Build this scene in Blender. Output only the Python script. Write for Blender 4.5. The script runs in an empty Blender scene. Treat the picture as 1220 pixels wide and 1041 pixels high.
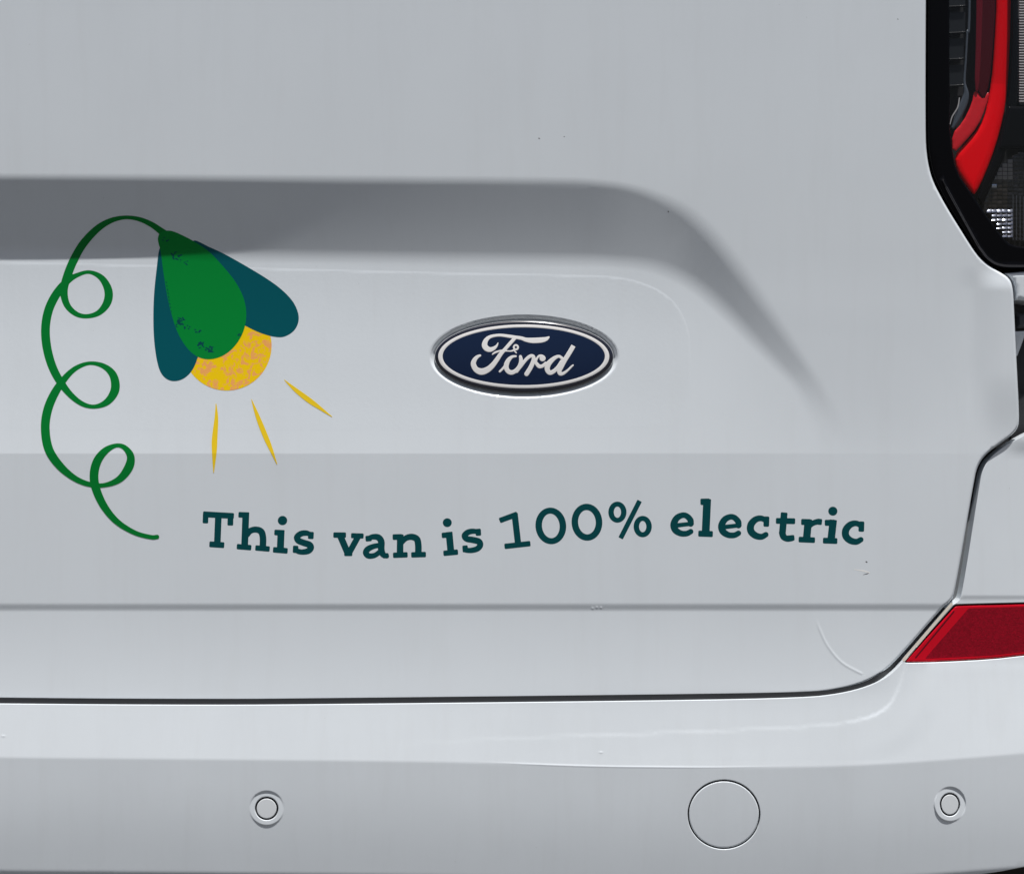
import bpy, math, random
import numpy as np
from mathutils import Vector
from mathutils.geometry import delaunay_2d_cdt

# ------------------------------------------------------------------ camera, sky, sun, exposure
sc = bpy.context.scene
S = 0.0008          # metres on the door per photograph pixel at the reference depth
DIST = 1.35         # camera to reference plane of the tailgate
ZC = 0.82           # height of the optical axis above the ground
SUN_EL, SUN_AZ = math.radians(73.5), math.radians(20.0)   # azimuth from straight behind the viewer, towards the right

cam_d = bpy.data.cameras.new("camera")
cam = bpy.data.objects.new("camera", cam_d)
sc.collection.objects.link(cam)
cam.location = (0, -DIST, ZC)
cam.rotation_euler = (math.radians(90), 0, 0)
cam_d.sensor_fit = 'HORIZONTAL'
cam_d.sensor_width = 36
cam_d.lens = 36 * DIST / (1220 * S)
cam_d.clip_start, cam_d.clip_end = 0.05, 3000
sc.camera = cam

world = bpy.data.worlds.new("World")
sc.world = world
world.use_nodes = True
wn = world.node_tree
bg = wn.nodes['Background']
sky = wn.nodes.new('ShaderNodeTexSky')
sky.sky_type = 'NISHITA'
sky.sun_disc = False
sky.dust_density = 4.0
sky.ozone_density = 0.4
sky.sun_elevation = SUN_EL
sky.sun_rotation = math.pi - SUN_AZ
wn.links.new(sky.outputs[0], bg.inputs[0])
bg.inputs[1].default_value = 0.05

sun_d = bpy.data.lights.new("sun", 'SUN')
sun_d.energy = 5.0
sun_d.angle = math.radians(0.5)
sun_d.color = (1.0, 0.98, 0.955)
sun = bpy.data.objects.new("sun", sun_d)
sc.collection.objects.link(sun)
sdir = Vector((math.cos(SUN_EL) * math.sin(SUN_AZ), -math.cos(SUN_EL) * math.cos(SUN_AZ), math.sin(SUN_EL)))
sun.rotation_euler = sdir.to_track_quat('Z', 'Y').to_euler()
sun.location = (0.5, -2, 4)

sc.view_settings.view_transform = 'Standard'
sc.view_settings.look = 'None'
sc.view_settings.gamma = 1
sc.view_settings.exposure = 0.21
rng = np.random.default_rng(5)
random.seed(5)

# ------------------------------------------------------------------ materials
def mat(name, col, rough=0.4, metal=0.0, coat=0.0, coat_rough=0.03, bump=0.0, bscale=900.0, var=0.0, vscale=30.0, spec=0.5, coat_bump=False, detail=2.0):
    m = bpy.data.materials.new(name)
    m.use_nodes = True
    nt = m.node_tree
    b = nt.nodes['Principled BSDF']
    b.inputs['Base Color'].default_value = (*col, 1)
    b.inputs['Roughness'].default_value = rough
    b.inputs['Metallic'].default_value = metal
    b.inputs['Specular IOR Level'].default_value = spec
    b.inputs['Coat Weight'].default_value = coat
    b.inputs['Coat Roughness'].default_value = coat_rough
    tc = nt.nodes.new('ShaderNodeTexCoord')
    if bump > 0:
        n = nt.nodes.new('ShaderNodeTexNoise')
        n.inputs['Scale'].default_value = bscale
        n.inputs['Detail'].default_value = detail
        nt.links.new(tc.outputs['Object'], n.inputs['Vector'])
        bp = nt.nodes.new('ShaderNodeBump')
        bp.inputs['Strength'].default_value = 1.0
        bp.inputs['Distance'].default_value = bump
        nt.links.new(n.outputs['Fac'], bp.inputs['Height'])
        nt.links.new(bp.outputs[0], b.inputs['Coat Normal' if coat_bump else 'Normal'])
        if not coat_bump:
            nt.links.new(bp.outputs[0], b.inputs['Coat Normal'])
    if var > 0:
        n = nt.nodes.new('ShaderNodeTexNoise')
        n.inputs['Scale'].default_value = vscale
        n.inputs['Detail'].default_value = 5
        nt.links.new(tc.outputs['Object'], n.inputs['Vector'])
        r = nt.nodes.new('ShaderNodeMapRange')
        r.inputs[1].default_value, r.inputs[2].default_value = 0.3, 0.7
        r.inputs[3].default_value, r.inputs[4].default_value = 1 - var, 1 + var * 0.3
        nt.links.new(n.outputs['Fac'], r.inputs[0])
        mx = nt.nodes.new('ShaderNodeVectorMath')
        mx.operation = 'SCALE'
        mx.inputs[0].default_value = col
        nt.links.new(r.outputs[0], mx.inputs[3])
        nt.links.new(mx.outputs[0], b.inputs['Base Color'])
    return m

WHITE = (0.73, 0.78, 0.822)
M_PAINT = mat('white_paint', WHITE, 0.45, coat=1.0, coat_rough=0.03, bump=0.000006, bscale=420, var=0.02, vscale=9)
def streaks(m, amount, scale=(55, 55, 5)):
    nt = m.node_tree
    b = nt.nodes['Principled BSDF']
    src = b.inputs['Base Color'].links[0].from_socket
    tc = nt.nodes.new('ShaderNodeTexCoord')
    mp = nt.nodes.new('ShaderNodeMapping')
    mp.inputs['Scale'].default_value = scale
    n = nt.nodes.new('ShaderNodeTexNoise')
    n.inputs['Scale'].default_value = 1.0
    n.inputs['Detail'].default_value = 6
    n.inputs['Roughness'].default_value = 0.65
    nt.links.new(tc.outputs['Object'], mp.inputs[0])
    nt.links.new(mp.outputs[0], n.inputs['Vector'])
    r = nt.nodes.new('ShaderNodeMapRange')
    r.inputs[1].default_value, r.inputs[2].default_value = 0.5, 0.8
    r.inputs[3].default_value, r.inputs[4].default_value = 0.0, amount
    nt.links.new(n.outputs['Fac'], r.inputs[0])
    mx = nt.nodes.new('ShaderNodeMix')
    mx.data_type = 'RGBA'
    mx.inputs[7].default_value = (0.34, 0.31, 0.27, 1)
    nt.links.new(src, mx.inputs[6])
    nt.links.new(r.outputs[0], mx.inputs[0])
    nt.links.new(mx.outputs[2], b.inputs['Base Color'])
    # specks of road dust
    v = nt.nodes.new('ShaderNodeTexVoronoi')
    v.inputs['Scale'].default_value = 75
    nt.links.new(tc.outputs['Object'], v.inputs['Vector'])
    wn_ = nt.nodes.new('ShaderNodeSeparateColor')
    nt.links.new(v.outputs['Color'], wn_.inputs[0])
    g1 = nt.nodes.new('ShaderNodeMath'); g1.operation = 'MULTIPLY'; g1.inputs[1].default_value = 0.035
    nt.links.new(wn_.outputs[0], g1.inputs[0])
    g0 = nt.nodes.new('ShaderNodeMath'); g0.operation = 'LESS_THAN'
    nt.links.new(v.outputs['Distance'], g0.inputs[0]); nt.links.new(g1.outputs[0], g0.inputs[1])
    g2 = nt.nodes.new('ShaderNodeMath'); g2.operation = 'GREATER_THAN'; g2.inputs[1].default_value = 0.80
    nt.links.new(wn_.outputs[1], g2.inputs[0])
    g3 = nt.nodes.new('ShaderNodeMath'); g3.operation = 'MULTIPLY'
    nt.links.new(g0.outputs[0], g3.inputs[0]); nt.links.new(g2.outputs[0], g3.inputs[1])
    g4 = nt.nodes.new('ShaderNodeMath'); g4.operation = 'MULTIPLY'; g4.inputs[1].default_value = 0.35
    nt.links.new(g3.outputs[0], g4.inputs[0])
    m2 = nt.nodes.new('ShaderNodeMix'); m2.data_type = 'RGBA'
    m2.inputs[7].default_value = (0.20, 0.18, 0.16, 1)
    nt.links.new(mx.outputs[2], m2.inputs[6]); nt.links.new(g4.outputs[0], m2.inputs[0])
    nt.links.new(m2.outputs[2], b.inputs['Base Color'])
M_FILM = mat('film_over_paint', WHITE, 0.40, coat=1.0, coat_rough=0.06, bump=0.000045, bscale=300, var=0.015, vscale=14)
M_BUMPER = mat('bumper_paint', WHITE, 0.45, coat=1.0, coat_rough=0.04, bump=0.000008, bscale=420, var=0.03, vscale=12)
streaks(M_PAINT, 0.05)
streaks(M_FILM, 0.05)
streaks(M_BUMPER, 0.055, (70, 70, 7))
M_SENSOR = mat('sensor_paint', (0.69, 0.725, 0.75), 0.45, coat=0.8, coat_rough=0.06)
M_BLACK = mat('gloss_black', (0.003, 0.003, 0.004), 0.22, spec=0.10)
M_MATT = mat('matt_black', (0.012, 0.012, 0.013), 0.6)
M_SEAL = mat('rubber_seal', (0.02, 0.022, 0.025), 0.55, bump=0.00005, bscale=500)
M_GREYP = mat('grey_plastic', (0.06, 0.065, 0.075), 0.45, bump=0.00004, bscale=900)
M_TOOTH = mat('smoked_plastic', (0.008, 0.0095, 0.011), 0.3, spec=0.2)
M_RIB = mat('smoked_rib', (0.075, 0.09, 0.11), 0.25, spec=0.3)
M_RIM = mat('rim_black', (0.035, 0.035, 0.04), 0.35)
M_RED = mat('red_guide', (0.80, 0.0003, 0.006), 0.4, spec=0.04)
M_RED2 = mat('red_facet', (0.60, 0.012, 0.02), 0.25, bump=0.0003, bscale=160, spec=0.3)
M_DRED = mat('dark_red', (0.06, 0.002, 0.006), 0.3, spec=0.15)
M_DRED2 = mat('dark_red_edge', (0.13, 0.004, 0.012), 0.3, spec=0.2)
M_CELL_GREY = mat('grey_cell', (0.20, 0.195, 0.19), 0.3, spec=0.4)  # grey, brown and dark cell tones stand in for reflections in the lamp
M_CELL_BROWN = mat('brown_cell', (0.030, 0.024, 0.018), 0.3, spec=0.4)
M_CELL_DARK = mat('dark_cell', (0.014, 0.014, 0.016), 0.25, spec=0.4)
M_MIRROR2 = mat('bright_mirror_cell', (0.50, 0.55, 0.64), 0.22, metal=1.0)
M_RIBGREY = mat('clear_rib', (0.45, 0.44, 0.44), 0.25, coat=0.3)
M_RREF = mat('reflector_red', (0.27, 0.001, 0.012), 0.25, spec=0.3, bump=0.00025, bscale=700, var=0.30, vscale=420)
M_RREF2 = mat('reflector_border', (0.55, 0.001, 0.014), 0.2, spec=0.3)
M_CREAM = mat('cream_foam', (0.72, 0.66, 0.58), 0.6)
M_NAVY = mat('badge_navy', (0.003, 0.013, 0.047), 0.3, spec=0.3, coat=0.25, coat_rough=0.04, bump=0.00001, bscale=600)
M_NAVYD = mat('badge_border', (0.008, 0.010, 0.022), 0.2, coat=1.0)
M_SILVER = mat('badge_silver', (0.84, 0.83, 0.82), 0.4, coat=0.6, coat_rough=0.05)
M_CHROME = mat('badge_rim', (0.74, 0.76, 0.78), 0.18, metal=0.55, coat=0.6)
M_STEM = mat('vinyl_stem_green', (0.0006, 0.185, 0.027), 0.35, spec=0.14)
M_GREEN = mat('vinyl_leaf_green', (0.0003, 0.225, 0.034), 0.35, spec=0.14)
M_TEAL = mat('vinyl_petal_teal', (0.0003, 0.086, 0.108), 0.35, spec=0.14)
M_TEXT = mat('vinyl_text_teal', (0.001, 0.060, 0.068), 0.38, spec=0.14)
M_RAY = mat('vinyl_ray_yellow', (0.86, 0.60, 0.02), 0.4, spec=0.14)
M_CHIP = mat('chip_primer', (0.10, 0.10, 0.11), 0.8)
M_SCUFF = mat('scuff_white', (0.86, 0.86, 0.84), 0.7)

def blotch(m, col2, scale, lo, hi, mask=None):
    nt = m.node_tree
    b = nt.nodes['Principled BSDF']
    col1 = tuple(b.inputs['Base Color'].default_value)
    tc = nt.nodes.new('ShaderNodeTexCoord')
    n = nt.nodes.new('ShaderNodeTexNoise')
    n.inputs['Scale'].default_value = scale
    n.inputs['Detail'].default_value = 6
    n.inputs['Roughness'].default_value = 0.62
    n.inputs['Distortion'].default_value = 0.9
    nt.links.new(tc.outputs['Object'], n.inputs['Vector'])
    r = nt.nodes.new('ShaderNodeMapRange')
    r.inputs[1].default_value, r.inputs[2].default_value = lo, hi
    nt.links.new(n.outputs['Fac'], r.inputs[0])
    fac = r.outputs[0]
    if mask:
        n2 = nt.nodes.new('ShaderNodeTexNoise')
        n2.inputs['Scale'].default_value = mask[0]
        nt.links.new(tc.outputs['Object'], n2.inputs['Vector'])
        r2 = nt.nodes.new('ShaderNodeMapRange')
        r2.inputs[1].default_value, r2.inputs[2].default_value = mask[1], mask[2]
        nt.links.new(n2.outputs['Fac'], r2.inputs[0])
        mm = nt.nodes.new('ShaderNodeMath')
        mm.operation = 'MULTIPLY'
        nt.links.new(fac, mm.inputs[0])
        nt.links.new(r2.outputs[0], mm.inputs[1])
        fac = mm.outputs[0]
    mx = nt.nodes.new('ShaderNodeMix')
    mx.data_type = 'RGBA'
    mx.inputs[6].default_value = col1
    mx.inputs[7].default_value = (*col2, 1)
    nt.links.new(fac, mx.inputs[0])
    nt.links.new(mx.outputs[2], b.inputs['Base Color'])

M_YELLOW = mat('vinyl_bulb_yellow', (0.90, 0.60, 0.004), 0.38, spec=0.14)
blotch(M_YELLOW, (0.88, 0.40, 0.12), 150, 0.52, 0.56)

def glass_mat(name, tint, refl=0.10):
    m = bpy.data.materials.new(name)
    m.use_nodes = True
    nt = m.node_tree
    nt.nodes.clear()
    o = nt.nodes.new('ShaderNodeOutputMaterial')
    t = nt.nodes.new('ShaderNodeBsdfTransparent')
    t.inputs[0].default_value = (*tint, 1)
    g = nt.nodes.new('ShaderNodeBsdfGlossy')
    g.inputs['Roughness'].default_value = 0.02
    lw = nt.nodes.new('ShaderNodeLayerWeight')
    pw = nt.nodes.new('ShaderNodeMath'); pw.operation = 'POWER'; pw.inputs[1].default_value = 5
    nt.links.new(lw.outputs['Facing'], pw.inputs[0])
    f = nt.nodes.new('ShaderNodeMath'); f.operation = 'MULTIPLY_ADD'
    f.inputs[1].default_value, f.inputs[2].default_value = 0.6, 0.03
    nt.links.new(pw.outputs[0], f.inputs[0])
    mx = nt.nodes.new('ShaderNodeMixShader')
    nt.links.new(f.outputs[0], mx.inputs[0])
    nt.links.new(t.outputs[0], mx.inputs[1])
    nt.links.new(g.outputs[0], mx.inputs[2])
    nt.links.new(mx.outputs[0], o.inputs[0])
    return m
M_LENS = glass_mat('clear_lens', (0.93, 0.93, 0.94))

# ------------------------------------------------------------------ point mapping and mesh helpers
def P(px, py, h):
    """photograph pixel on a surface h millimetres proud of the reference plane -> world metres"""
    px, py, h = np.asarray(px, float), np.asarray(py, float), np.asarray(h, float) / 1000.0
    k = (DIST - h) / DIST
    return np.stack([(px - 610.0) * S * k, -h + 0 * px, ZC + (520.5 - py) * S * k], -1)

def normals(H, x, y, e=0.3):
    a = P(x + e, y, H(x + e, y)) - P(x - e, y, H(x - e, y))
    b = P(x, y - e, H(x, y - e)) - P(x, y + e, H(x, y + e))
    n = np.cross(a, b)
    return n / np.linalg.norm(n, axis=1, keepdims=True)

VAN_LOC = (0.0, 0.0, 0.0)
def link(name, me, m, parent=None):
    o = bpy.data.objects.new(name, me)
    sc.collection.objects.link(o)
    if m:
        me.materials.append(m)
    if parent is not None:
        o.parent = parent
    return o

def mesh_np(name, v, tris, nor=None):
    me = bpy.data.meshes.new(name)
    me.from_pydata([tuple(map(float, p)) for p in v], [], [tuple(map(int, t)) for t in tris])
    me.update()
    me.polygons.foreach_set('use_smooth', [True] * len(me.polygons))
    if nor is not None:
        me.normals_split_custom_set_from_vertices([tuple(map(float, p)) for p in nor])
    return me

def seg_d(x, y, p, q):
    dx, dy = q[0] - p[0], q[1] - p[1]
    L = dx * dx + dy * dy + 1e-12
    t = np.clip(((x - p[0]) * dx + (y - p[1]) * dy) / L, 0, 1)
    return np.hypot(x - p[0] - t * dx, y - p[1] - t * dy), t

def poly_sdf(x, y, poly):
    """negative inside"""
    d = np.full(x.shape, 1e9)
    ins = np.zeros(x.shape, bool)
    n = len(poly)
    for i in range(n):
        p, q = poly[i], poly[(i + 1) % n]
        d = np.minimum(d, seg_d(x, y, p, q)[0])
        if p[1] != q[1]:
            c = ((p[1] > y) != (q[1] > y)) & (x < (q[0] - p[0]) * (y - p[1]) / (q[1] - p[1]) + p[0])
            ins ^= c
    return np.where(ins, -d, d)

def chaikin(p, n=2, closed=True):
    p = [tuple(map(float, a)) for a in p]
    for _ in range(n):
        q = []
        m = len(p)
        if not closed:
            q.append(p[0])
        for i in range(m if closed else m - 1):
            a, b = p[i], p[(i + 1) % m]
            q.append((0.75 * a[0] + 0.25 * b[0], 0.75 * a[1] + 0.25 * b[1]))
            q.append((0.25 * a[0] + 0.75 * b[0], 0.25 * a[1] + 0.75 * b[1]))
        if not closed:
            q.append(p[-1])
        p = q
    return p

def spline(pts, n=8, closed=False):
    a = np.array(pts, float)
    m = len(a)
    out = []
    for i in range(m if closed else m - 1):
        if closed:
            p0, p1, p2, p3 = a[(i - 1) % m], a[i], a[(i + 1) % m], a[(i + 2) % m]
        else:
            p0, p1, p2, p3 = a[max(i - 1, 0)], a[i], a[i + 1], a[min(i + 2, m - 1)]
        for k in range(n):
            t = k / n
            out.append(0.5 * ((2 * p1) + (-p0 + p2) * t + (2 * p0 - 5 * p1 + 4 * p2 - p3) * t * t + (-p0 + 3 * p1 - 3 * p2 + p3) * t ** 3))
    if not closed:
        out.append(a[-1])
    return [tuple(v) for v in out]

def resample(poly, step):
    out = []
    n = len(poly)
    for i in range(n):
        p, q = np.array(poly[i]), np.array(poly[(i + 1) % n])
        k = max(1, int(round(np.linalg.norm(q - p) / step)))
        for j in range(k):
            out.append(tuple(p + (q - p) * j / k))
    return out

def ss(a, b, x):
    t = np.clip((x - a) / (b - a), 0, 1)
    return t * t * (3 - 2 * t)

def ellipse(cx, cy, a, b, n=72):
    return [(cx + a * math.cos(2 * math.pi * i / n), cy + b * math.sin(2 * math.pi * i / n)) for i in range(n)]

def cdt_surface(name, m, parent, outer, holes, pts, H, rings=(0.3, 0.8, 1.5, 2.4, 3.4), step=5.0, skirt=12.0, hole_step=None):
    """a formed sheet: outline with holes filled with a triangulated height field, edges turned back by `skirt` mm"""
    loops = [resample(outer, step)] + [resample(h, hole_step or step) for h in holes]
    V, E = [], []
    for lp in loops:
        b = len(V)
        V += [(float(p[0]), float(p[1])) for p in lp]
        E += [(b + i, b + (i + 1) % len(lp)) for i in range(len(lp))]
    nb = len(V)
    def sd(x, y):
        d = poly_sdf(x, y, outer)
        for h in holes:
            d = np.maximum(d, -poly_sdf(x, y, h))
        return d
    extra = []
    for lp in loops:
        a = np.array(lp)
        t = np.roll(a, -1, 0) - np.roll(a, 1, 0)
        t /= np.linalg.norm(t, axis=1, keepdims=True) + 1e-9
        nrm = np.stack([-t[:, 1], t[:, 0]], -1)
        for r in rings:
            for s in (1, -1):
                q = a + nrm * r * s
                dq = sd(q[:, 0], q[:, 1])
                extra.append(q[np.abs(dq + r) < 0.12 * r + 0.03])
    pts = np.asarray(pts, float)
    dp = sd(pts[:, 0], pts[:, 1])
    extra.append(pts[dp < -(max(rings) + 1.2)])
    V += [tuple(map(float, p)) for p in np.concatenate(extra)]
    r = delaunay_2d_cdt([Vector(p) for p in V], E, [], 0, 1e-4)
    v2 = np.array([tuple(p) for p in r[0]])
    tr = np.array(r[2])
    c = v2[tr].mean(1)
    tr = tr[sd(c[:, 0], c[:, 1]) < 0]
    area = np.cross(v2[tr[:, 1]] - v2[tr[:, 0]], v2[tr[:, 2]] - v2[tr[:, 0]])
    tr = tr[np.abs(area) > 1e-9]
    area = area[np.abs(area) > 1e-9]
    tr[area > 0] = tr[area > 0][:, ::-1]
    h = H(v2[:, 0], v2[:, 1])
    v3 = P(v2[:, 0], v2[:, 1], h)
    nor = normals(H, v2[:, 0], v2[:, 1])
    # skirt
    origin = {}
    for i, ids in enumerate(r[3]):
        for j in ids:
            origin[j] = i
    vs, ns, tris = [v3], [nor], [tr]
    n0 = len(v3)
    b = 0
    for lp in loops:
        L = len(lp)
        ids = [origin[b + i] for i in range(L)]
        top = v3[ids]
        back = top + np.array([0, skirt / 1000.0, 0])
        a = v2[ids]
        t = np.roll(a, -1, 0) - np.roll(a, 1, 0)
        t /= np.linalg.norm(t, axis=1, keepdims=True) + 1e-9
        n2 = np.stack([-t[:, 1], t[:, 0]], -1)
        q = a + n2 * 0.5
        sgn = np.where(sd(q[:, 0], q[:, 1]) > 0, 1.0, -1.0)[:, None]
        n2 = n2 * sgn
        n3 = np.stack([n2[:, 0], np.zeros(L), -n2[:, 1]], -1)
        vs += [top, back]
        ns += [n3, n3]
        f = []
        for i in range(L):
            j = (i + 1) % L
            f += [(n0 + i, n0 + j, n0 + L + j), (n0 + i, n0 + L + j, n0 + L + i)]
        f = np.array(f)
        allv = np.concatenate(vs)
        fn = np.cross(allv[f[:, 1]] - allv[f[:, 0]], allv[f[:, 2]] - allv[f[:, 0]])
        want = np.concatenate(ns)[f[:, 0]]
        flip = (fn * want).sum(1) < 0
        f[flip] = f[flip][:, ::-1]
        tris.append(f)
        n0 += 2 * L
        b += L
    me = mesh_np(name, np.concatenate(vs), np.concatenate(tris), np.concatenate(ns))
    return link(name, me, m, parent)

def sdf_surface(name, m, parent, sdf, box, H, step=0.5):
    """skin the region sdf<0 with a mesh that lies on the height field H"""
    xs = np.arange(box[0], box[1] + step, step)
    ys = np.arange(box[2], box[3] + step, step)
    X, Y = np.meshgrid(xs, ys)
    X, Y = X.ravel(), Y.ravel()
    F = sdf(X, Y)
    nx, ny = len(xs), len(ys)
    i = (np.arange(nx - 1)[None, :] + np.arange(ny - 1)[:, None] * nx).ravel()
    tris = np.concatenate([np.stack([i, i + 1, i + nx + 1], -1), np.stack([i, i + nx + 1, i + nx], -1)])
    ins = F < 0
    c = ins[tris].sum(1)
    full = tris[c == 3]
    vx, vy = list(X), list(Y)
    ed = {}
    def cut(a, b):
        k = (min(a, b), max(a, b))
        if k not in ed:
            t = F[k[0]] / (F[k[0]] - F[k[1]])
            t = min(max(t, 0.001), 0.999)
            ed[k] = len(vx)
            vx.append(X[k[0]] + (X[k[1]] - X[k[0]]) * t)
            vy.append(Y[k[0]] + (Y[k[1]] - Y[k[0]]) * t)
        return ed[k]
    out = [full]
    part = []
    for t in tris[(c == 1) | (c == 2)]:
        t = [int(q) for q in t]
        while not (ins[t[0]] and not ins[t[2]]):
            t = t[1:] + t[:1]
        a, b_, d = t
        if ins[b_]:
            e1, e2 = cut(b_, d), cut(d, a)
            part += [(a, b_, e1), (a, e1, e2)]
        else:
            part.append((a, cut(a, b_), cut(d, a)))
    if part:
        out.append(np.array(part))
    tris = np.concatenate(out)
    used = np.unique(tris)
    remap = np.full(len(vx), -1)
    remap[used] = np.arange(len(used))
    x, y = np.array(vx)[used], np.array(vy)[used]
    tris = remap[tris]
    a2 = (x[tris[:, 1]] - x[tris[:, 0]]) * (y[tris[:, 2]] - y[tris[:, 0]]) - (x[tris[:, 2]] - x[tris[:, 0]]) * (y[tris[:, 1]] - y[tris[:, 0]])
    tris[a2 > 0] = tris[a2 > 0][:, ::-1]
    me = mesh_np(name, P(x, y, H(x, y)), tris, normals(H, x, y))
    return link(name, me, m, parent)

def stroke(pts, n=8, smooth=True, sc_=1.0, ox=0.0, oy=0.0):
    a = np.array(pts, float)
    a = np.stack([ox + a[:, 0] / sc_, oy + a[:, 1] / sc_, a[:, 2] / sc_], -1)
    b = spline(a, n) if smooth and len(a) > 2 else [tuple(v) for v in a]
    def f(x, y):
        d = np.full(x.shape, 1e9)
        for p, q in zip(b[:-1], b[1:]):
            e, t = seg_d(x, y, p, q)
            d = np.minimum(d, e - 0.5 * (p[2] + (q[2] - p[2]) * t))
        return d
    f.box = (min(p[0] - p[2] for p in b), max(p[0] + p[2] for p in b), min(p[1] - p[2] for p in b), max(p[1] + p[2] for p in b))
    return f

def bar(x0, y0, x1, y1, w, r=6.0, sc_=1.0, ox=0.0, oy=0.0):
    p = np.array([ox + x0 / sc_, oy + y0 / sc_])
    q = np.array([ox + x1 / sc_, oy + y1 / sc_])
    w, r = w / sc_, r / sc_
    c, d = (p + q) / 2, q - p
    L = np.hypot(*d)
    u = d / L
    def f(x, y):
        a = np.abs((x - c[0]) * u[0] + (y - c[1]) * u[1]) - L / 2 + r
        b = np.abs(-(x - c[0]) * u[1] + (y - c[1]) * u[0]) - w / 2 + r
        return np.hypot(np.maximum(a, 0), np.maximum(b, 0)) + np.minimum(np.maximum(a, b), 0) - r
    g = L / 2 + w
    f.box = (c[0] - g, c[0] + g, c[1] - g, c[1] + g)
    return f

def polyf(poly):
    f = lambda x, y: poly_sdf(x, y, poly)
    a = np.array(poly)
    f.box = (a[:, 0].min(), a[:, 0].max(), a[:, 1].min(), a[:, 1].max())
    return f

def union(*fs):
    def f(x, y):
        d = fs[0](x, y)
        for g in fs[1:]:
            d = np.minimum(d, g(x, y))
        return d
    b = np.array([g.box for g in fs])
    f.box = (b[:, 0].min(), b[:, 1].max(), b[:, 2].min(), b[:, 3].max())
    return f

def grown(b, g=1.0):
    return (b[0] - g, b[1] + g, b[2] - g, b[3] + g)

# ------------------------------------------------------------------ the van: forms of its rear
van = bpy.data.objects.new('van', None)
sc.collection.objects.link(van)
van['label'] = 'white electric van seen close up at its tailgate, with flower decal and slogan'
van['category'] = 'van'

TG = chaikin([(-520, -360), (1107, -360), (1104, -100), (1103, 0), (1102.5, 160), (1104, 185), (1108, 206), (1114, 222), (1129, 249), (1146, 276),
              (1164, 304), (1177.5, 316.5), (1190, 323.5), (1202, 331), (1206.5, 341), (1208, 365), (1211, 430), (1214.5, 498), (1213, 509), (1206, 518),
              (1192, 528), (1174, 541), (1164, 556), (1159.5, 578), (1137, 709), (1132, 716), (1122, 724), (1071, 783), (1052, 801), (1030, 813),
              (1000, 821.5), (960, 826.5), (800, 830), (400, 834), (250, 835), (0, 833), (-520, 826)], 2)
CURVE_A = spline([(-620, 205), (0, 206), (400, 208), (640, 210), (710, 212.5), (765, 221), (815, 240), (850, 268), (885, 310), (920, 360), (955, 415), (985, 462), (1012, 510), (1030, 560)], 4)
CURVE_B = spline([(-620, 306), (0, 308), (400, 315), (640, 318), (720, 319), (772, 325), (816, 344), (852, 373), (886, 406), (918, 437), (944, 464), (962, 505), (972, 560)], 4)
PA = CURVE_A + [(1030, 900), (-620, 900)]
PB = CURVE_B + [(972, 900), (-620, 900)]
CORNER_LINE = spline([(972, 735), (976, 748), (986, 769), (1003, 789), (1026, 802)], 5)
BADGE_C = (624.3, 425.2)

def trap(t, a, b):
    """0..1 ramp with rounded ends"""
    m = 1.0 / (1 - (a + b) / 2)
    t = np.clip(t, 0, 1)
    return np.where(t < a, m * t * t / (2 * a), np.where(t > 1 - b, 1 - m * (1 - t) ** 2 / (2 * b), m * (t - a / 2)))

T_OUT, T_LOW, T_DEP, T_RES = 0.046, 0.016, 12.0, 6.0
def out_form(y):
    u = np.clip(540 - y, 0, None) * 0.8
    L = 240 * 0.8
    up = np.where(u < L, T_OUT * u * u / (2 * L), T_OUT * L / 2 + T_OUT * (u - L))
    d = np.clip(y - 540, 0, 178) * 0.8
    h = up - T_LOW * d
    h = h - 1.15 * ss(717.5, 728.5, y)
    v = np.clip(y - 728, 0, None) * 0.8
    h = h + (-0.006 * v + 0.00036 * v * v)
    return h

def ell_d(x, y, cx, cy, a, b):
    u, v = (x - cx) / a, (y - cy) / b
    f = np.sqrt(u * u + v * v) + 1e-9
    g = np.sqrt((u / a) ** 2 + (v / b) ** 2) / f + 1e-9
    return (f - 1) / g

def tail_base(x, y):
    h = out_form(y)
    sA, sB = -poly_sdf(x, y, PA), -poly_sdf(x, y, PB)
    t = np.where(sB > 0, 1.0, np.where(sA < 0, 0.0, sA / (sA - sB + 1e-9)))
    u = np.clip((540 - y) / (540 - 300), 0, None)
    k = np.clip(0.5 - 0.5 * (u - 1) / 0.42, 0, 1)
    D = T_DEP * 1.06 * (u * k + (1 - k) - 0.42 * k * (1 - k))
    q = ss(730, 900, x)
    t = trap(t, 0.11 + 0.22 * q, 0.17 + 0.18 * q)
    far = ss(1032, 1180, x)
    m = ss(360, 548, y)
    g = 1.03 - 0.25 * ss(0, 700, x) - 0.19 * ss(680, 800, x) - 0.33 * ss(820, 985, x)
    D = D * g
    h = h - D * t - T_RES * g * (t + (1 - t) * (m * (1 - far)))
    h = h - 6.0 * np.clip((x - 900) / 250, 0, None) ** 2
    return h

def tail_open(x, y):
    h = tail_base(x, y)
    # dished pocket that holds the badge
    d = ell_d(x, y, *BADGE_C, 108.6, 45.6)
    h = h - 3.6 * ss(4.0, -2.2, d)
    # raised lip beside the lamp and its shallow valley
    m = ss(316, 346, y) * (1 - ss(440, 532, y))
    h = h + m * (2.8 * ss(1154, 1198, x) - 0.5 * np.exp(-((x - 1158) / 14.0) ** 2))
    # pressed curve at the lower corner
    d = np.full(x.shape, 1e9)
    for p, q in zip(CORNER_LINE[:-1], CORNER_LINE[1:]):
        d = np.minimum(d, seg_d(x, y, p, q)[0])
    h = h + 0.20 * np.exp(-(d / 1.5) ** 2) * ss(735, 752, y)
    for gx, gy in TGLINTS:
        h = h + 0.25 * np.exp(-(((x - gx) / 1.4) ** 2 + ((y - gy) / 1.4) ** 2))
    return h

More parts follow.
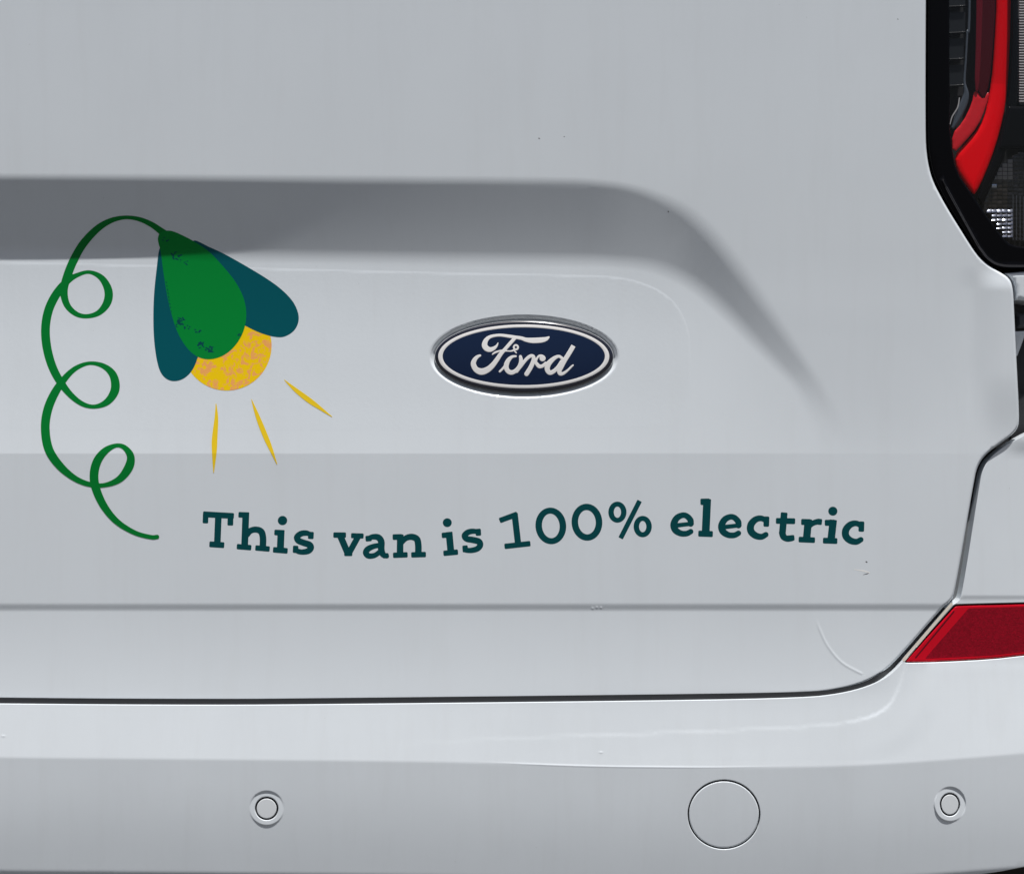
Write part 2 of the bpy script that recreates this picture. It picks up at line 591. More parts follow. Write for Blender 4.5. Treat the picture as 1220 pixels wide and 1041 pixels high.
TGLINTS = [(711, 723.5), (706, 724.5), (716, 723.8)]  # tiny bumps added on the tailgate ridge to catch sun glints
def roll(d, r=4.0, S_=0.8):
    """edge turn-back for distance d (px, positive inside)"""
    t = np.clip(d, 0, r)
    return (r - np.sqrt(np.maximum(r * r - (r - t) ** 2, 0))) * S_

def H_tail(x, y):
    return tail_open(x, y) - roll(-poly_sdf(x, y, TG), 2.8)

def grid(xs, ys):
    X, Y = np.meshgrid(xs, ys)
    j = rng.uniform(-0.02, 0.02, (2,) + X.shape)
    return np.stack([X + j[0], Y + j[1]], -1).reshape(-1, 2)

ys = np.concatenate([np.arange(-350, -10, 14), np.arange(-8, 196, 7), np.arange(197, 219, 1.5), np.arange(221, 290, 5), np.arange(291, 312, 1.5),
                     np.arange(314, 534, 5), np.arange(535, 545, 1.5), np.arange(548, 712, 7), np.arange(714, 733, 1.2), np.arange(736, 830, 5)])
xs = np.concatenate([np.arange(-510, -20, 18), np.arange(-15, 700, 7), np.arange(703, 1216, 4)])
tg_pts = [grid(xs, ys), grid(np.arange(700, 722, 0.8), np.arange(718, 729, 0.8)), grid(np.arange(704, 1030, 2.0), np.arange(204, 540, 2.5)), grid(np.arange(968, 1032, 1.1), np.arange(732, 806, 1.1)), grid(np.arange(1146, 1212, 2), np.arange(312, 532, 3))]
for d in np.arange(-8, 8, 1.3):
    tg_pts.append(np.array(ellipse(*BADGE_C, 109.5 + d, 46.5 + d, 150)))
for dx in np.arange(-4, 4.1, 1.0):
    a = np.array(CORNER_LINE)
    tg_pts.append(a + np.array([dx, -dx * 0.6]))
tailgate = cdt_surface('tailgate', M_PAINT, van, TG, [], np.concatenate(tg_pts), H_tail, step=4.0, skirt=16)

# clear film left on the recess floor
FILM = chaikin([(-420, 306), (0, 311), (200, 316), (400, 321), (560, 325), (700, 327), (755, 331), (800, 352), (820, 385), (824, 420), (822, 470), (815, 500),
                (780, 512), (-420, 512)], 2)
def H_film(x, y):
    return tail_base(x, y) + 0.015 + 0.13 * np.clip(-poly_sdf(x, y, FILM) / 2.5, 0, 1) * (1 - ss(420, 490, y))
def film_sdf(x, y):
    return np.maximum(poly_sdf(x, y, FILM), 4.0 - ell_d(x, y, *BADGE_C, 109.5, 46.5))
sdf_surface('protective_film', M_FILM, van, film_sdf, (-421, 826, 304, 513), H_film, 2.5)

def on_tail(off):
    return lambda x, y: tail_base(x, y) + off

# ------------------------------------------------------------------ flower decal
flower = bpy.data.objects.new('flower_decal', None)
sc.collection.objects.link(flower)
flower.parent = van
flower['label'] = 'green flower decal with curling stem and yellow glowing centre'
Z1 = dict(sc_=2.4775, ox=20, oy=240)
stem = stroke([(436, 96, 22), (415, 80, 18), (395, 67, 16), (362, 53, 13), (322, 47.5, 11), (280, 56, 15), (240, 79, 20), (200, 120, 23), (172, 165, 24), (151, 215, 25), (139, 262, 23), (148, 305, 19),
               (175, 332, 15), (208, 339, 13), (243, 328, 17), (267, 298, 24), (270, 262, 24), (250, 226, 18), (215, 209, 11), (180, 217, 13), (148, 236, 20), (118, 272, 25), (95, 318, 26), (85, 370, 26),
               (88, 425, 26), (102, 480, 25), (125, 527, 23), (158, 570, 18), (195, 598, 14), (232, 605, 12), (268, 590, 20), (290, 555, 26), (285, 514, 23), (258, 487, 16), (218, 477.5, 11), (180, 489, 14), (148, 515, 18),
               (115, 560, 24), (92, 612, 26), (84, 668, 26), (94, 730, 26), (125, 778, 24), (168, 815, 18), (212, 834, 15), (258, 837, 13), (302, 820, 20), (330, 785, 26), (336, 752, 22), (318, 726, 15),
               (293, 720, 12), (262, 735, 20), (238, 765, 25), (228, 805, 26), (234, 848, 25), (258, 900, 22), (296, 945, 18), (348, 977, 14), (395, 990, 13), (414, 989.5, 13)], 8, **Z1)
sdf_surface('stem', M_STEM, flower, stem, grown(stem.box), on_tail(0.19), 0.6)
def z2(pts):
    return [(170 + a / 4.73, 260 + b / 4.73) for a, b in pts]
bulb = polyf(ellipse(270.2, 411.8, 53.4, 53.4, 90))
sdf_surface('glowing_bulb', M_YELLOW, flower, bulb, grown(bulb.box), on_tail(0.17), 0.8)
pl = polyf(z2(spline([(96, 170), (78, 290), (64, 430), (60, 560), (64, 680), (78, 790), (100, 865), (135, 905), (180, 917), (230, 903), (275, 862), (305, 800), (330, 700), (300, 560), (200, 330), (130, 190)], 6, True)))
sdf_surface('petal', M_TEAL, flower, pl, grown(pl.box), on_tail(0.21), 0.6)
pr = polyf(z2(spline([(285, 128), (380, 165), (460, 202), (570, 263), (690, 335), (780, 400), (845, 468), (876, 535), (876, 590), (848, 638), (795, 668), (735, 667), (660, 645), (590, 612), (500, 560), (400, 400), (320, 240)], 6, True)))
sdf_surface('petal', M_TEAL, flower, pr, grown(pr.box), on_tail(0.21), 0.6)
pc = polyf(z2(spline([(86, 112), (98, 84), (128, 72), (168, 74), (230, 100), (300, 138), (375, 190), (450, 268), (520, 355), (565, 440), (583, 520), (578, 600), (552, 672), (503, 737), (440, 780), (370, 795), (305, 778), (248, 728), (200, 650), (165, 550), (137, 430), (116, 300), (102, 190), (90, 145)], 6, True)))
sdf_surface('petal', M_GREEN, flower, pc, grown(pc.box), on_tail(0.23), 0.6)['label'] = 'bright green front petal'
# dark ink speckles printed on the green petal
specks = []
def cluster(cx, cy, rx, ry, n, s):
    for _ in range(n):
        a = random.uniform(0, 6.28)
        r = math.sqrt(random.random())
        x, y = cx + rx * r * math.cos(a), cy + ry * r * math.sin(a)
        t = random.uniform(-0.6, 0.9)
        L = random.uniform(0.6, 2.2) * s
        specks.append(stroke([(x, y, random.uniform(3, 8) * s), (x + L * 5 * math.cos(t), y + L * 5 * math.sin(t), random.uniform(2, 6) * s)], smooth=False, sc_=4.73, ox=170, oy=260))
for a in ((180, 212, 30, 18, 11, 1.3), (225, 250, 28, 16, 6, 0.9), (120, 120, 26, 12, 4, 1.0), (212, 575, 22, 24, 16, 1.4), (245, 615, 20, 14, 6, 1.0), (305, 635, 20, 12, 6, 1.1),
          (322, 715, 18, 18, 11, 1.4), (372, 738, 20, 20, 16, 1.5), (550, 655, 14, 10, 5, 1.2), (190, 610, 10, 12, 3, 1.0)):
    cluster(*a)
for py in np.linspace(360, 520, 9):
    specks.append(stroke([(122 + (py - 300) * 0.16, py, 5), (126 + (py - 300) * 0.17, py + random.uniform(5, 12), 3)], smooth=False, sc_=4.73, ox=170, oy=260))
sp = union(*specks)
sdf_surface('ink_speckles', M_TEXT, flower, lambda x, y: np.maximum(sp(x, y), pc(x, y) + 0.4), grown(sp.box), on_tail(0.245), 0.3)['kind'] = 'stuff'
for pts in ([(588, 597, 2), (589, 640, 11), (584, 700, 16.5), (583, 740, 14), (581, 800, 2)], [(693, 585, 2), (713, 640, 13), (735, 695, 15), (750, 730, 11), (768, 775, 2)], [(790, 527, 2), (824, 557, 12), (862, 586, 15.5), (890, 606, 11), (930, 635, 2)]):
    f = stroke(pts, 6, **Z1)
    sdf_surface('light_ray', M_RAY, flower, f, grown(f.box), on_tail(0.19), 0.4)

# ------------------------------------------------------------------ slogan
slogan = bpy.data.objects.new('slogan', None)
sc.collection.objects.link(slogan)
slogan.parent = van
slogan['label'] = 'dark teal slogan reading This van is 100% electric'
def letter(*fs):
    f = union(*fs)
    sdf_surface('letter', M_TEXT, slogan, f, grown(f.box, 0.5), on_tail(0.04), 0.4)
ZA = dict(sc_=7.625, ox=230, oy=595)
A = lambda *a, r=11: bar(*a, r=r, **ZA)
K = lambda pts: stroke(pts, 6, **ZA)
letter(A(90, 133, 372, 149, 54), A(115, 125, 112, 216, 51), A(341, 140, 338, 236, 53), A(230, 150, 220, 405, 60, r=3), A(148, 405, 284, 414, 54))
letter(A(412, 137, 505, 142, 52), A(480, 114, 468, 440, 62, r=5), A(397, 426, 530, 437, 50), A(565, 438, 697, 449, 50), K([(492, 320, 48), (520, 284, 54), (570, 272, 56), (618, 290, 60), (635, 345, 60), (634, 425, 60)]))
letter(A(738, 298, 830, 302, 52), A(800, 275, 793, 455, 64, r=5), A(726, 455, 860, 466, 52), stroke([(812, 190, 84), (813.5, 190, 84)], smooth=False, **ZA))
letter(A(1072, 292, 1069, 358, 52), K([(1072, 318, 40), (1030, 304, 50), (980, 310, 54), (945, 340, 56), (958, 372, 58), (1005, 392, 58), (1056, 410, 60), (1070, 438, 58), (1046, 466, 56), (996, 476, 50), (955, 470, 48), (930, 455, 42)]), A(933, 418, 930, 485, 50))
ZB = dict(sc_=6.1, ox=390, oy=600)
A = lambda *a, r=9: bar(*a, r=r, **ZB)
K = lambda pts: stroke(pts, 6, **ZB)
letter(A(43, 227, 136, 227, 40), A(172, 231, 264, 234, 38), A(92, 228, 152, 368, 48, r=4), A(226, 234, 152, 368, 44, r=4), A(122, 364, 182, 364, 32))
letter(K([(296, 252, 34), (330, 240, 40), (370, 244, 46), (392, 275, 48), (392, 330, 48), (405, 368, 44), (432, 380, 34)]), A(277, 254, 322, 250, 42), K([(392, 300, 36), (340, 308, 38), (296, 328, 44), (280, 355, 44), (300, 378, 42), (345, 374, 38), (385, 345, 36)]), A(402, 378, 446, 376, 38))
letter(A(474, 242, 545, 240, 42), A(530, 222, 528, 385, 48, r=4), K([(540, 282, 36), (570, 250, 42), (612, 240, 46), (650, 256, 48), (661, 300, 48), (661, 362, 48)]), A(477, 374, 584, 370, 40), A(609, 371, 717, 368, 40))
letter(A(831, 230, 905, 224, 40), A(884, 204, 899, 362, 50, r=4), A(843, 360, 950, 350, 40), stroke([(871, 137, 64), (872, 137, 64)], smooth=False, **ZB))
letter(A(1095, 181, 1099, 232, 40), K([(1098, 205, 32), (1062, 199, 38), (1024, 206, 42), (998, 230, 44), (1012, 254, 44), (1055, 262, 46), (1100, 274, 46), (1111, 300, 44), (1090, 326, 42), (1048, 338, 40), (1010, 338, 36)]), A(1000, 302, 1004, 352, 40))
ZD = dict(sc_=5.81, ox=580, oy=585)
A = lambda *a, r=8: bar(*a, r=r, **ZD)
K = lambda pts: stroke(pts, 6, **ZD)
letter(A(88, 204, 212, 158, 38), A(192, 152, 217, 370, 44, r=4), A(122, 382, 302, 362, 38))
def ringf(cx, cy, ao, bo, ai, bi, z=ZD, rot=0.0):
    pts = []
    for i in range(41):
        t = 2 * math.pi * i / 40
        a, b = (ao + ai) / 2, (bo + bi) / 2
        w = (ao - ai) * math.cos(t) ** 2 + (bo - bi) * math.sin(t) ** 2
        ex, ey = a * math.cos(t), b * math.sin(t)
        pts.append((cx + ex * math.cos(rot) - ey * math.sin(rot), cy + ex * math.sin(rot) + ey * math.cos(rot), w))
    return stroke(pts, 1, False, **z)
letter(ringf(443, 240, 106.5, 127, 61, 85, rot=-0.09))
letter(ringf(693, 214.5, 106.5, 128, 61, 84, rot=-0.06))
letter(ringf(904, 145, 63, 73, 25, 39), ringf(1079, 244.5, 63, 74, 25, 39), A(1058, 66, 926, 326, 34, r=5))
ZE = dict(sc_=4.692, ox=785, oy=580)
A = lambda *a, r=7: bar(*a, r=r, **ZE)
K = lambda pts: stroke(pts, 6, **ZE)
def e_at(dx, dy):
    q = lambda pts: [(a + dx, b + dy, w) for a, b, w in pts]
    letter(K(q([(178, 205, 34), (176, 184, 34), (155, 162, 32), (130, 158, 32), (100, 174, 36), (83, 208, 38), (92, 240, 38), (122, 259, 34), (155, 260, 32), (178, 249, 30)])), K(q([(88, 216, 26), (140, 210, 24), (184, 205, 24)])))
e_at(0, 0)
letter(A(232, 83, 285, 82, 36), A(270, 67, 261, 268, 44, r=4), A(220, 260, 302, 263, 34))
e_at(267, 9)
def c_at(dx, dy):
    q = lambda pts: [(a + dx, b + dy, w) for a, b, w in pts]
    letter(K(q([(600, 188, 30), (572, 175, 32), (540, 182, 36), (515, 210, 40), (514, 245, 40), (538, 270, 38), (572, 278, 34), (598, 266, 30)])), bar(602 + dx, 164 + dy, 600 + dx, 222 + dy, 32, r=8, **ZE))
c_at(0, 0)
letter(A(654, 189, 762, 191, 33), A(701, 142, 690, 262, 38, r=6), K([(690, 255, 38), (697, 278, 36), (718, 289, 34), (742, 287, 32)]), A(716, 287, 758, 283, 32))
letter(A(795, 195, 850, 196, 34), A(836, 180, 825, 297, 42, r=4), A(781, 293, 873, 297, 32), K([(835, 226, 26), (858, 204, 30), (885, 194, 32), (896, 194, 32)]), A(884, 193, 912, 196, 34))
letter(A(927, 200, 985, 199, 34), A(975, 183, 962, 302, 42, r=4), A(917, 299, 998, 302, 33), stroke([(972, 135, 50), (973, 135, 50)], smooth=False, **ZE))
c_at(531, 28)

# ------------------------------------------------------------------ oval badge
BX, BY = BADGE_C
def badge_form(x, y):
    d = -ell_d(x, y, BX, BY, 106.8, 43.6)
    f2 = ((x - BX) / 106.8) ** 2 + ((y - BY) / 43.6) ** 2
    return tail_base(x, y) + 0.4 + 1.6 * (1 - np.clip(f2, 0, 1.2)) - roll(d, 3.5)
def ell_f(cx, cy, a, b):
    f = lambda x, y: ell_d(x, y, cx, cy, a, b)
    f.box = (cx - a, cx + a, cy - b, cy + b)
    return f
f = ell_f(BX, BY, 106.8, 43.6)
badge = sdf_surface('oval_badge', M_CHROME, van, f, grown(f.box), badge_form, 0.5)
badge['label'] = 'navy oval maker badge with silver script'
f = ell_f(BX, BY + 0.3, 106.2, 43.25)
sdf_surface('badge_border', M_NAVYD, badge, f, grown(f.box), lambda x, y: badge_form(x, y) + 0.10, 0.6)
fo, fi = ell_f(624, 424.6, 101.9, 38.0), ell_f(624, 424.4, 96.7, 34.4)
sdf_surface('badge_field', M_NAVY, badge, fi, grown(fi.box), lambda x, y: badge_form(x, y) + 0.16, 0.8)
def ring_sdf(x, y):
    return np.maximum(fo(x, y), -fi(x, y))
sdf_surface('badge_ring', M_SILVER, badge, ring_sdf, grown(fo.box), lambda x, y: badge_form(x, y) + 0.18 + 0.18 * np.sqrt(np.clip(-ring_sdf(x, y) / 2.4, 0, 1)), 0.4)
F1 = dict(sc_=16.014, ox=555, oy=390)
F2 = dict(sc_=15.25, ox=620, oy=390)
def to1(pts):
    return [((a / 15.25 + 65) * 16.014, b / 15.25 * 16.014, w / 15.25 * 16.014) for a, b, w in pts]
fl = stroke([(614, 298, 22), (588, 352, 46), (535, 400, 74), (465, 425, 96), (400, 405, 110), (358, 345, 112), (380, 255, 92), (445, 190, 70), (540, 160, 58), (660, 150, 58), (800, 167, 64), (950, 190, 68), (1060, 208, 72)]
            + to1([(100, 225, 80), (200, 238, 100), (300, 237, 104), (400, 228, 98), (470, 210, 74), (515, 180, 38)]), 6, **F1)
fs = stroke([(935, 205, 70), (850, 300, 72), (745, 420, 72), (668, 505, 82), (590, 620, 92), (500, 735, 104), (400, 815, 120), (290, 845, 130), (192, 800, 112), (143, 700, 104), (168, 620, 88), (215, 567, 70), (272, 537, 46)], 6, **F1)
fc = stroke([(508, 515, 28), (555, 482, 42), (640, 452, 40), (720, 446, 44), (800, 452, 30), (870, 452, 34), (925, 430, 42)], 6, **F1)
lp = stroke([(955 + 40 * math.cos(t), 382 + 42 * math.sin(t), 42) for t in np.linspace(0, 6.2832, 25)], 1, False, **F1)
lt = stroke([(930, 452, 36), (962, 488, 28)], smooth=False, **F1)
oo = stroke([(952, 552, 44), (885, 562, 58), (825, 610, 82), (780, 690, 98), (772, 770, 98), (805, 835, 94), (865, 862, 94), (935, 838, 84), (1000, 770, 74), (1042, 690, 76), (1052, 615, 76), (1042, 558, 62)], 6, **F1)
oe = stroke([(648, 842, 46), (715, 775, 50), (775, 700, 60)], 6, **F1)
r1 = stroke([(-70, 800, 66), (10, 700, 66), (95, 592, 66), (170, 528, 66), (222, 522, 68), (242, 560, 74), (228, 630, 82), (185, 730, 86), (112, 846, 88)], 6, **F2)
r2 = stroke([(262, 620, 60), (300, 668, 70), (345, 710, 76), (405, 700, 66), (460, 655, 66)], 6, **F2)
r3 = stroke([(270, 640, 60), (298, 570, 44), (338, 522, 46), (385, 520, 56), (402, 562, 118)], 6, **F2)
d1 = stroke([(770, 575, 60), (700, 528, 58), (610, 565, 78), (510, 665, 104), (488, 760, 98), (532, 824, 88), (605, 798, 80), (682, 722, 72), (745, 620, 64)], 6, **F2)
d2 = stroke([(935, 385, 88), (885, 470, 88), (800, 605, 90), (742, 710, 96), (708, 785, 90), (722, 842, 74), (775, 838, 62), (850, 788, 46), (918, 722, 40), (955, 688, 34)], 6, **F2)
d3 = bar(966, 333, 900, 445, 88, r=8, **F2)
scr = union(fl, fs, fc, lp, lt, oo, oe, r1, r2, r3, d1, d2, d3)
sdf_surface('script', M_SILVER, badge, lambda x, y: scr(x, y) + 0.18, grown(scr.box), lambda x, y: badge_form(x, y) + 0.17 + 0.12 * np.clip(-scr(x, y) / 0.7, 0, 1), 0.3)

# ------------------------------------------------------------------ bumper
BO = chaikin([(-520, 832), (0, 838.2), (250, 839.8), (400, 838.7), (800, 834.3), (960, 831), (1002, 826), (1034, 817.7), (1058, 806), (1075, 789.5), (1127, 727), (1136, 719), (1142, 716), (1146, 710),
              (1166.5, 580), (1171, 558), (1181, 543), (1207, 525), (1240, 508), (1330, 492), (1340, 700), (1340, 1000), (1300, 1018), (1220, 1032), (1180, 1040), (1120, 1045), (800, 1048), (300, 1046), (0, 1041), (-520, 1034)], 2)
RHOLE = chaikin([(1132.5, 725), (1137, 719.8), (1144, 719.4), (1180, 718.5), (1325, 715), (1325, 770), (1220, 781), (1181, 785.5), (1120, 788.6), (1085, 789.6), (1078.5, 789.3), (1077, 787), (1083, 780.5)], 1)
def crease(x):
    return np.interp(x, [-520, 0, 430, 560, 640, 720, 850, 1000, 1100, 1220, 1340], [896, 902, 906, 908, 911.5, 914, 915, 912.5, 907, 897, 884])
_yt = np.arange(400, 1200, 0.5)
def _tilt(y, y0=795, y1=850):
    t = 0.118 * ss(y0, y1, y)                       # the shelf leans up to the sky
    t = t - (0.118 + 0.026) * ss(902.5, 907.5, y)     # then the upright face
    t = t - 0.075 * ss(915, 1040, y)
    t = t - 0.9 * ss(1036, 1052, y)
    return t
_hb = np.concatenate([[0], np.cumsum(0.5 * (_tilt(_yt[1:]) + _tilt(_yt[:-1])) * 0.5 * 0.8)])
_hb2 = np.concatenate([[0], np.cumsum(0.5 * (_tilt(_yt[1:], 768, 808) + _tilt(_yt[:-1], 768, 808)) * 0.5 * 0.8)])
def _sm(v, n=61):
    k = np.hanning(n)
    return k / k.sum()
_cx = np.arange(-520, 1341, 2.0)
_cy = np.convolve(np.pad(crease(_cx), 30, 'edge'), _sm(None), 'valid')
SENS = [(317.7, 962.7, 0.0), (1131.7, 958.0, 18.0)]
TOW = (862.5, 969.8, 43.3, 41.3)
INNER = spline([(380, 893), (560, 881), (780, 873), (940, 866), (1010, 860), (1052, 846), (1069, 822), (1079, 790)], 5)
def bump_base(x, y):
    c = np.interp(x, _cx, _cy)
    yy = y - (c - 905) * ss(800, 905, y)
    q = ss(1030, 1110, x)
    h = np.interp(yy, _yt, _hb) * (1 - q) + (np.interp(yy, _yt, _hb2) - 2.5) * q - 1.5
    u = np.clip(x - 985, 0, None) * 0.8
    v = np.clip(x - 1195, 0, None) * 0.8
    h = h - u * u / 3300.0 - v * v / 900.0
    # hollow behind the upper corner and ridge over the reflector
    h = h + 2.0 * (1 - ss(521, 545, y)) * ss(1184, 1222, x)
    h = h - 0.6 * ss(708, 715, y) * ss(1100, 1110, x) * (1 - ss(780, 800, y))
    return h
def bump_inner(x, y):
    d = np.full(x.shape, 1e9)
    for p, q in zip(INNER[:-1], INNER[1:]):
        d = np.minimum(d, seg_d(x, y, p, q)[0])
    side = poly_sdf(x, y, INNER + [(1079, 700), (380, 700)])
    return (0.15 + 0.35 * ss(990, 1060, x)) * ss(-2.6, 2.6, side) * ss(380, 800, x) * (1 - ss(30, 60, d)) 
BGLINTS = [(4, 876.5), (716, 896)]  # small raised spots added on the bumper to give glints
def c0(x):
    return np.interp(x, _cx, _cy)
def bump_form(x, y):
    h = bump_base(x, y)
    m = (y > 770) & (y < 905) & (x > 360) & (x < 1120)
    if m.any():
        g = np.zeros_like(h)
        g[m] = bump_inner(x[m], y[m])
        h = h + g
    h = h + 0.22 * np.exp(-((y - c0(x) + 1.0) / 1.1) ** 2) * ss(560, 660, x) * (1 - ss(780, 960, x))
    for gx, gy in BGLINTS:
        h = h + 0.22 * np.exp(-(((x - gx) / 2.2) ** 2 + ((y - gy) / 1.2) ** 2))
    for cx, cy, yaw in SENS:
        r = np.hypot((x - cx) / math.cos(math.radians(yaw * 1.3)), y - cy)
        k = 0.055
        up = k * (y - cy) * 0.8 - 0.0032 * yaw * (x - cx) * 0.8
        h = h + up * (1 - ss(19.2, 21.4, r)) * 1.0
    return h
SHOLES = [ellipse(cx, cy, 13.9 * math.cos(math.radians(yaw * 1.7)), 13.9, 48) for cx, cy, yaw in SENS]
SFACES = [ellipse(cx, cy, 11.8 * math.cos(math.radians(yaw * 1.7)), 11.8, 48) for cx, cy, yaw in SENS]
TOWHOLE = ellipse(TOW[0], TOW[1], TOW[2], TOW[3], 110)
TOWFACE = ellipse(TOW[0], TOW[1], TOW[2] - 1.7, TOW[3] - 1.7, 110)
def hole_roll(x, y, hole, r, bx):
    m = (x > bx[0] - 8) & (x < bx[1] + 8) & (y > bx[2] - 8) & (y < bx[3] + 8)
    o = np.zeros_like(x)
    if m.any():
        o[m] = roll(poly_sdf(x[m], y[m], hole), r)
    return o
HB = [(h, (min(p[0] for p in h), max(p[0] for p in h), min(p[1] for p in h), max(p[1] for p in h))) for h in SHOLES + [TOWHOLE, RHOLE]]
def H_bump(x, y):
    h = bump_form(x, y) - roll(-poly_sdf(x, y, BO), 0.3)
    for (hole, bx), r in zip(HB, (0.9, 0.9, 0.8, 0.5)):
        h = h - hole_roll(x, y, hole, r, bx)
    return h
ys = np.concatenate([np.arange(500, 700, 7), np.arange(702, 722, 2), np.arange(726, 800, 6), np.arange(803, 896, 4), np.arange(897, 902, 1.5), np.arange(903, 919, 0.8), np.arange(920.5, 924, 1.5), np.arange(925, 1030, 7), np.arange(1030, 1050, 2)])
xs = np.concatenate([np.arange(-510, -20, 18), np.arange(-15, 980, 8), np.arange(984, 1336, 5)])
bp = [grid(xs, ys)]
for cx, cy, yaw in SENS:
    for r in (14.5, 15.5, 17, 18.4, 19.3, 20.2, 21.2, 22.2, 23.4):
        bp.append(np.array(ellipse(cx, cy, r * math.cos(math.radians(yaw * 1.5)), r, 60)))
for gx, gy in BGLINTS:
    bp.append(grid(gx + np.arange(-5, 5.1, 1.0), gy + np.arange(-4, 4.1, 0.8)))

ia = np.array(INNER)
for d in np.arange(-4, 4.1, 1.0):
    bp.append(ia + np.array([d * 0.45, d]))
bumper = cdt_surface('bumper', M_BUMPER, van, BO, SHOLES + [TOWHOLE, RHOLE], np.concatenate(bp), H_bump, rings=(0.3, 0.8, 1.4, 2.2), step=4.0, skirt=14, hole_step=1.6)

for face, hole, yaw in zip(SFACES, SHOLES, (0, 18)):
    fo_ = polyf(face)
    s = sdf_surface('parking_sensor', M_SENSOR, van, fo_, grown(fo_.box), lambda x, y, fo_=fo_: bump_form(x, y) - 0.25 - roll(-fo_(x, y), 0.6), 0.5)
    hf = polyf([(p[0], p[1]) for p in hole])
    sdf_surface('sensor_seal', M_SEAL, s, lambda x, y, hf=hf: hf(x, y) - 1.0, grown(hf.box, 3), lambda x, y: bump_form(x, y) - 2.2, 0.8)
    s['label'] = 'round parking sensor to the left of the tow eye cover' if yaw == 0 else 'round parking sensor on the bumper corner under the red reflector'
ft = polyf(TOWFACE)
tow = sdf_surface('tow_eye_cover', M_SENSOR, van, ft, grown(ft.box), lambda x, y: bump_form(x, y) - 0.15 - roll(-ft(x, y), 1.3), 0.8)
tow.data.materials[0] = M_BUMPER
fh = polyf(TOWHOLE)
sdf_surface('cover_recess', M_SEAL, tow, lambda x, y: fh(x, y) - 1.5, grown(fh.box, 3), lambda x, y: bump_form(x, y) - 4.5, 2.0)

_gap = stroke([(-520, 830, 13), (0, 837, 13), (250, 838.5, 13), (400, 837.5, 13), (800, 833, 13), (960, 829.5, 12), (1002, 824.5, 11), (1032, 816, 10), (1055, 803.5, 10), (1073, 787, 9), (1096, 760, 8), (1124, 727, 7)], 5)
sdf_surface('seam_dark_strip', M_SEAL, van, _gap, grown(_gap.box), lambda x, y: bump_base(x, y) - 2.2 - 6.0 * ss(1040, 1070, x), 2.0)  # dark strip added to darken the seam and cover its sunlit edge

# red reflector let into the bumper
RF = chaikin([(1134.3, 726), (1138, 721.3), (1145, 720.8), (1180, 720), (1323, 716.5), (1323, 769), (1220, 780), (1181, 784.3), (1120, 787.5), (1086, 788.4), (1080, 788.2), (1078.6, 787), (1084, 781)], 1)
frf = polyf(RF)
refl = sdf_surface('red_reflector', M_RREF2, van, frf, grown(frf.box), lambda x, y: bump_base(x, y) - 0.4 - roll(-frf(x, y), 2.0), 1.2)
RI = [(1154, 724.5), (1240, 722), (1318, 720), (1318, 766), (1220, 776), (1181, 780.3), (1102, 784.3)]
fri = polyf(RI)
sdf_surface('prism_field', M_RREF, refl, fri, grown(fri.box), lambda x, y: bump_base(x, y) - 0.3, 1.5)
fr3 = stroke([(1136.5, 728, 1.6), (1091, 783, 1.6)], smooth=False)
sdf_surface('inner_rib', M_DRED2, refl, fr3, grown(fr3.box), lambda x, y: bump_base(x, y) - 0.25, 0.5)
fcr = stroke([(1133.5, 719.5, 3.4), (1077, 785.5, 4.2)], smooth=False)
sdf_surface('foam_strip', M_CREAM, van, fcr, grown(fcr.box), lambda x, y: bump_base(x, y) + 0.12 - 0.4 * 0, 0.6)

# ------------------------------------------------------------------ tail lamp
LO = chaikin([(1108.5, -350), (1105.5, 0), (1105, 160), (1106.5, 185), (1110.5, 205), (1116.5, 220.5), (1131, 247.5), (1148, 274.5), (1166, 302.5), (1179.5, 314), (1192, 319.5), (1215, 320), (1300, 319), (1326, 300), (1330, -350)], 2)
LW = chaikin([(1131, -335), (1131, 145), (1133.5, 172), (1139, 204), (1159, 233), (1171, 251), (1196, 285), (1205, 292.5), (1226, 295), (1306, 293), (1312, 280), (1312, -335)], 1)
def lamp_base(x, y):
    u = np.clip(x - 1120, 0, None) * 0.8
    return out_form(y) - 5.0 - u * u / 800.0
RIMP = spline([(1124, 216), (1131, 230), (1143, 252), (1164, 290), (1170, 299), (1178, 308.5), (1191, 315.5), (1215, 317), (1290, 316)], 6)
def H_house(x, y):
    d = np.full(x.shape, 1e9)
    m = (x > 1115) & (y > 205)
    e = d[m]
    for p, q in zip(RIMP[:-1], RIMP[1:]):
        e = np.minimum(e, seg_d(x[m], y[m], p, q)[0])
    d[m] = e
    return lamp_base(x, y) - roll(-poly_sdf(x, y, LO), 4.0) - roll(poly_sdf(x, y, LW), 2.0) + 1.0 * np.exp(-(d / 1.5) ** 2)
lp_pts = [grid(np.arange(1106, 1328, 6), np.arange(-345, 318, 8))]
ra = np.array(RIMP)
for d in np.arange(-4, 4.1, 1.0):
    lp_pts.append(ra + np.array([-d * 0.8, d * 0.5]))
lamp = cdt_surface('tail_lamp', M_BLACK, van, LO, [LW], np.concatenate(lp_pts), H_house, step=4.0, skirt=26)
lamp['label'] = 'dark tail lamp cluster with red light guide and clear reversing lamp'
rimf = stroke([(p[0], p[1], 2.6 if 3 < i < len(RIMP) - 2 else 1.2) for i, p in enumerate(RIMP)], 1, False)
sdf_surface('rim_bead', M_RIM, lamp, rimf, grown(rimf.box), lambda x, y: lamp_base(x, y) + 0.9, 0.6)
fw = polyf(LW)
sdf_surface('lamp_floor', M_MATT, lamp, lambda x, y: fw(x, y) - 3, grown(fw.box, 5), lambda x, y: lamp_base(x, y) - 24, 6)
sdf_surface('clear_lens', M_LENS, lamp, lambda x, y: fw(x, y) - 1, grown(fw.box, 3), lambda x, y: lamp_base(x, y) - 2.2, 3)
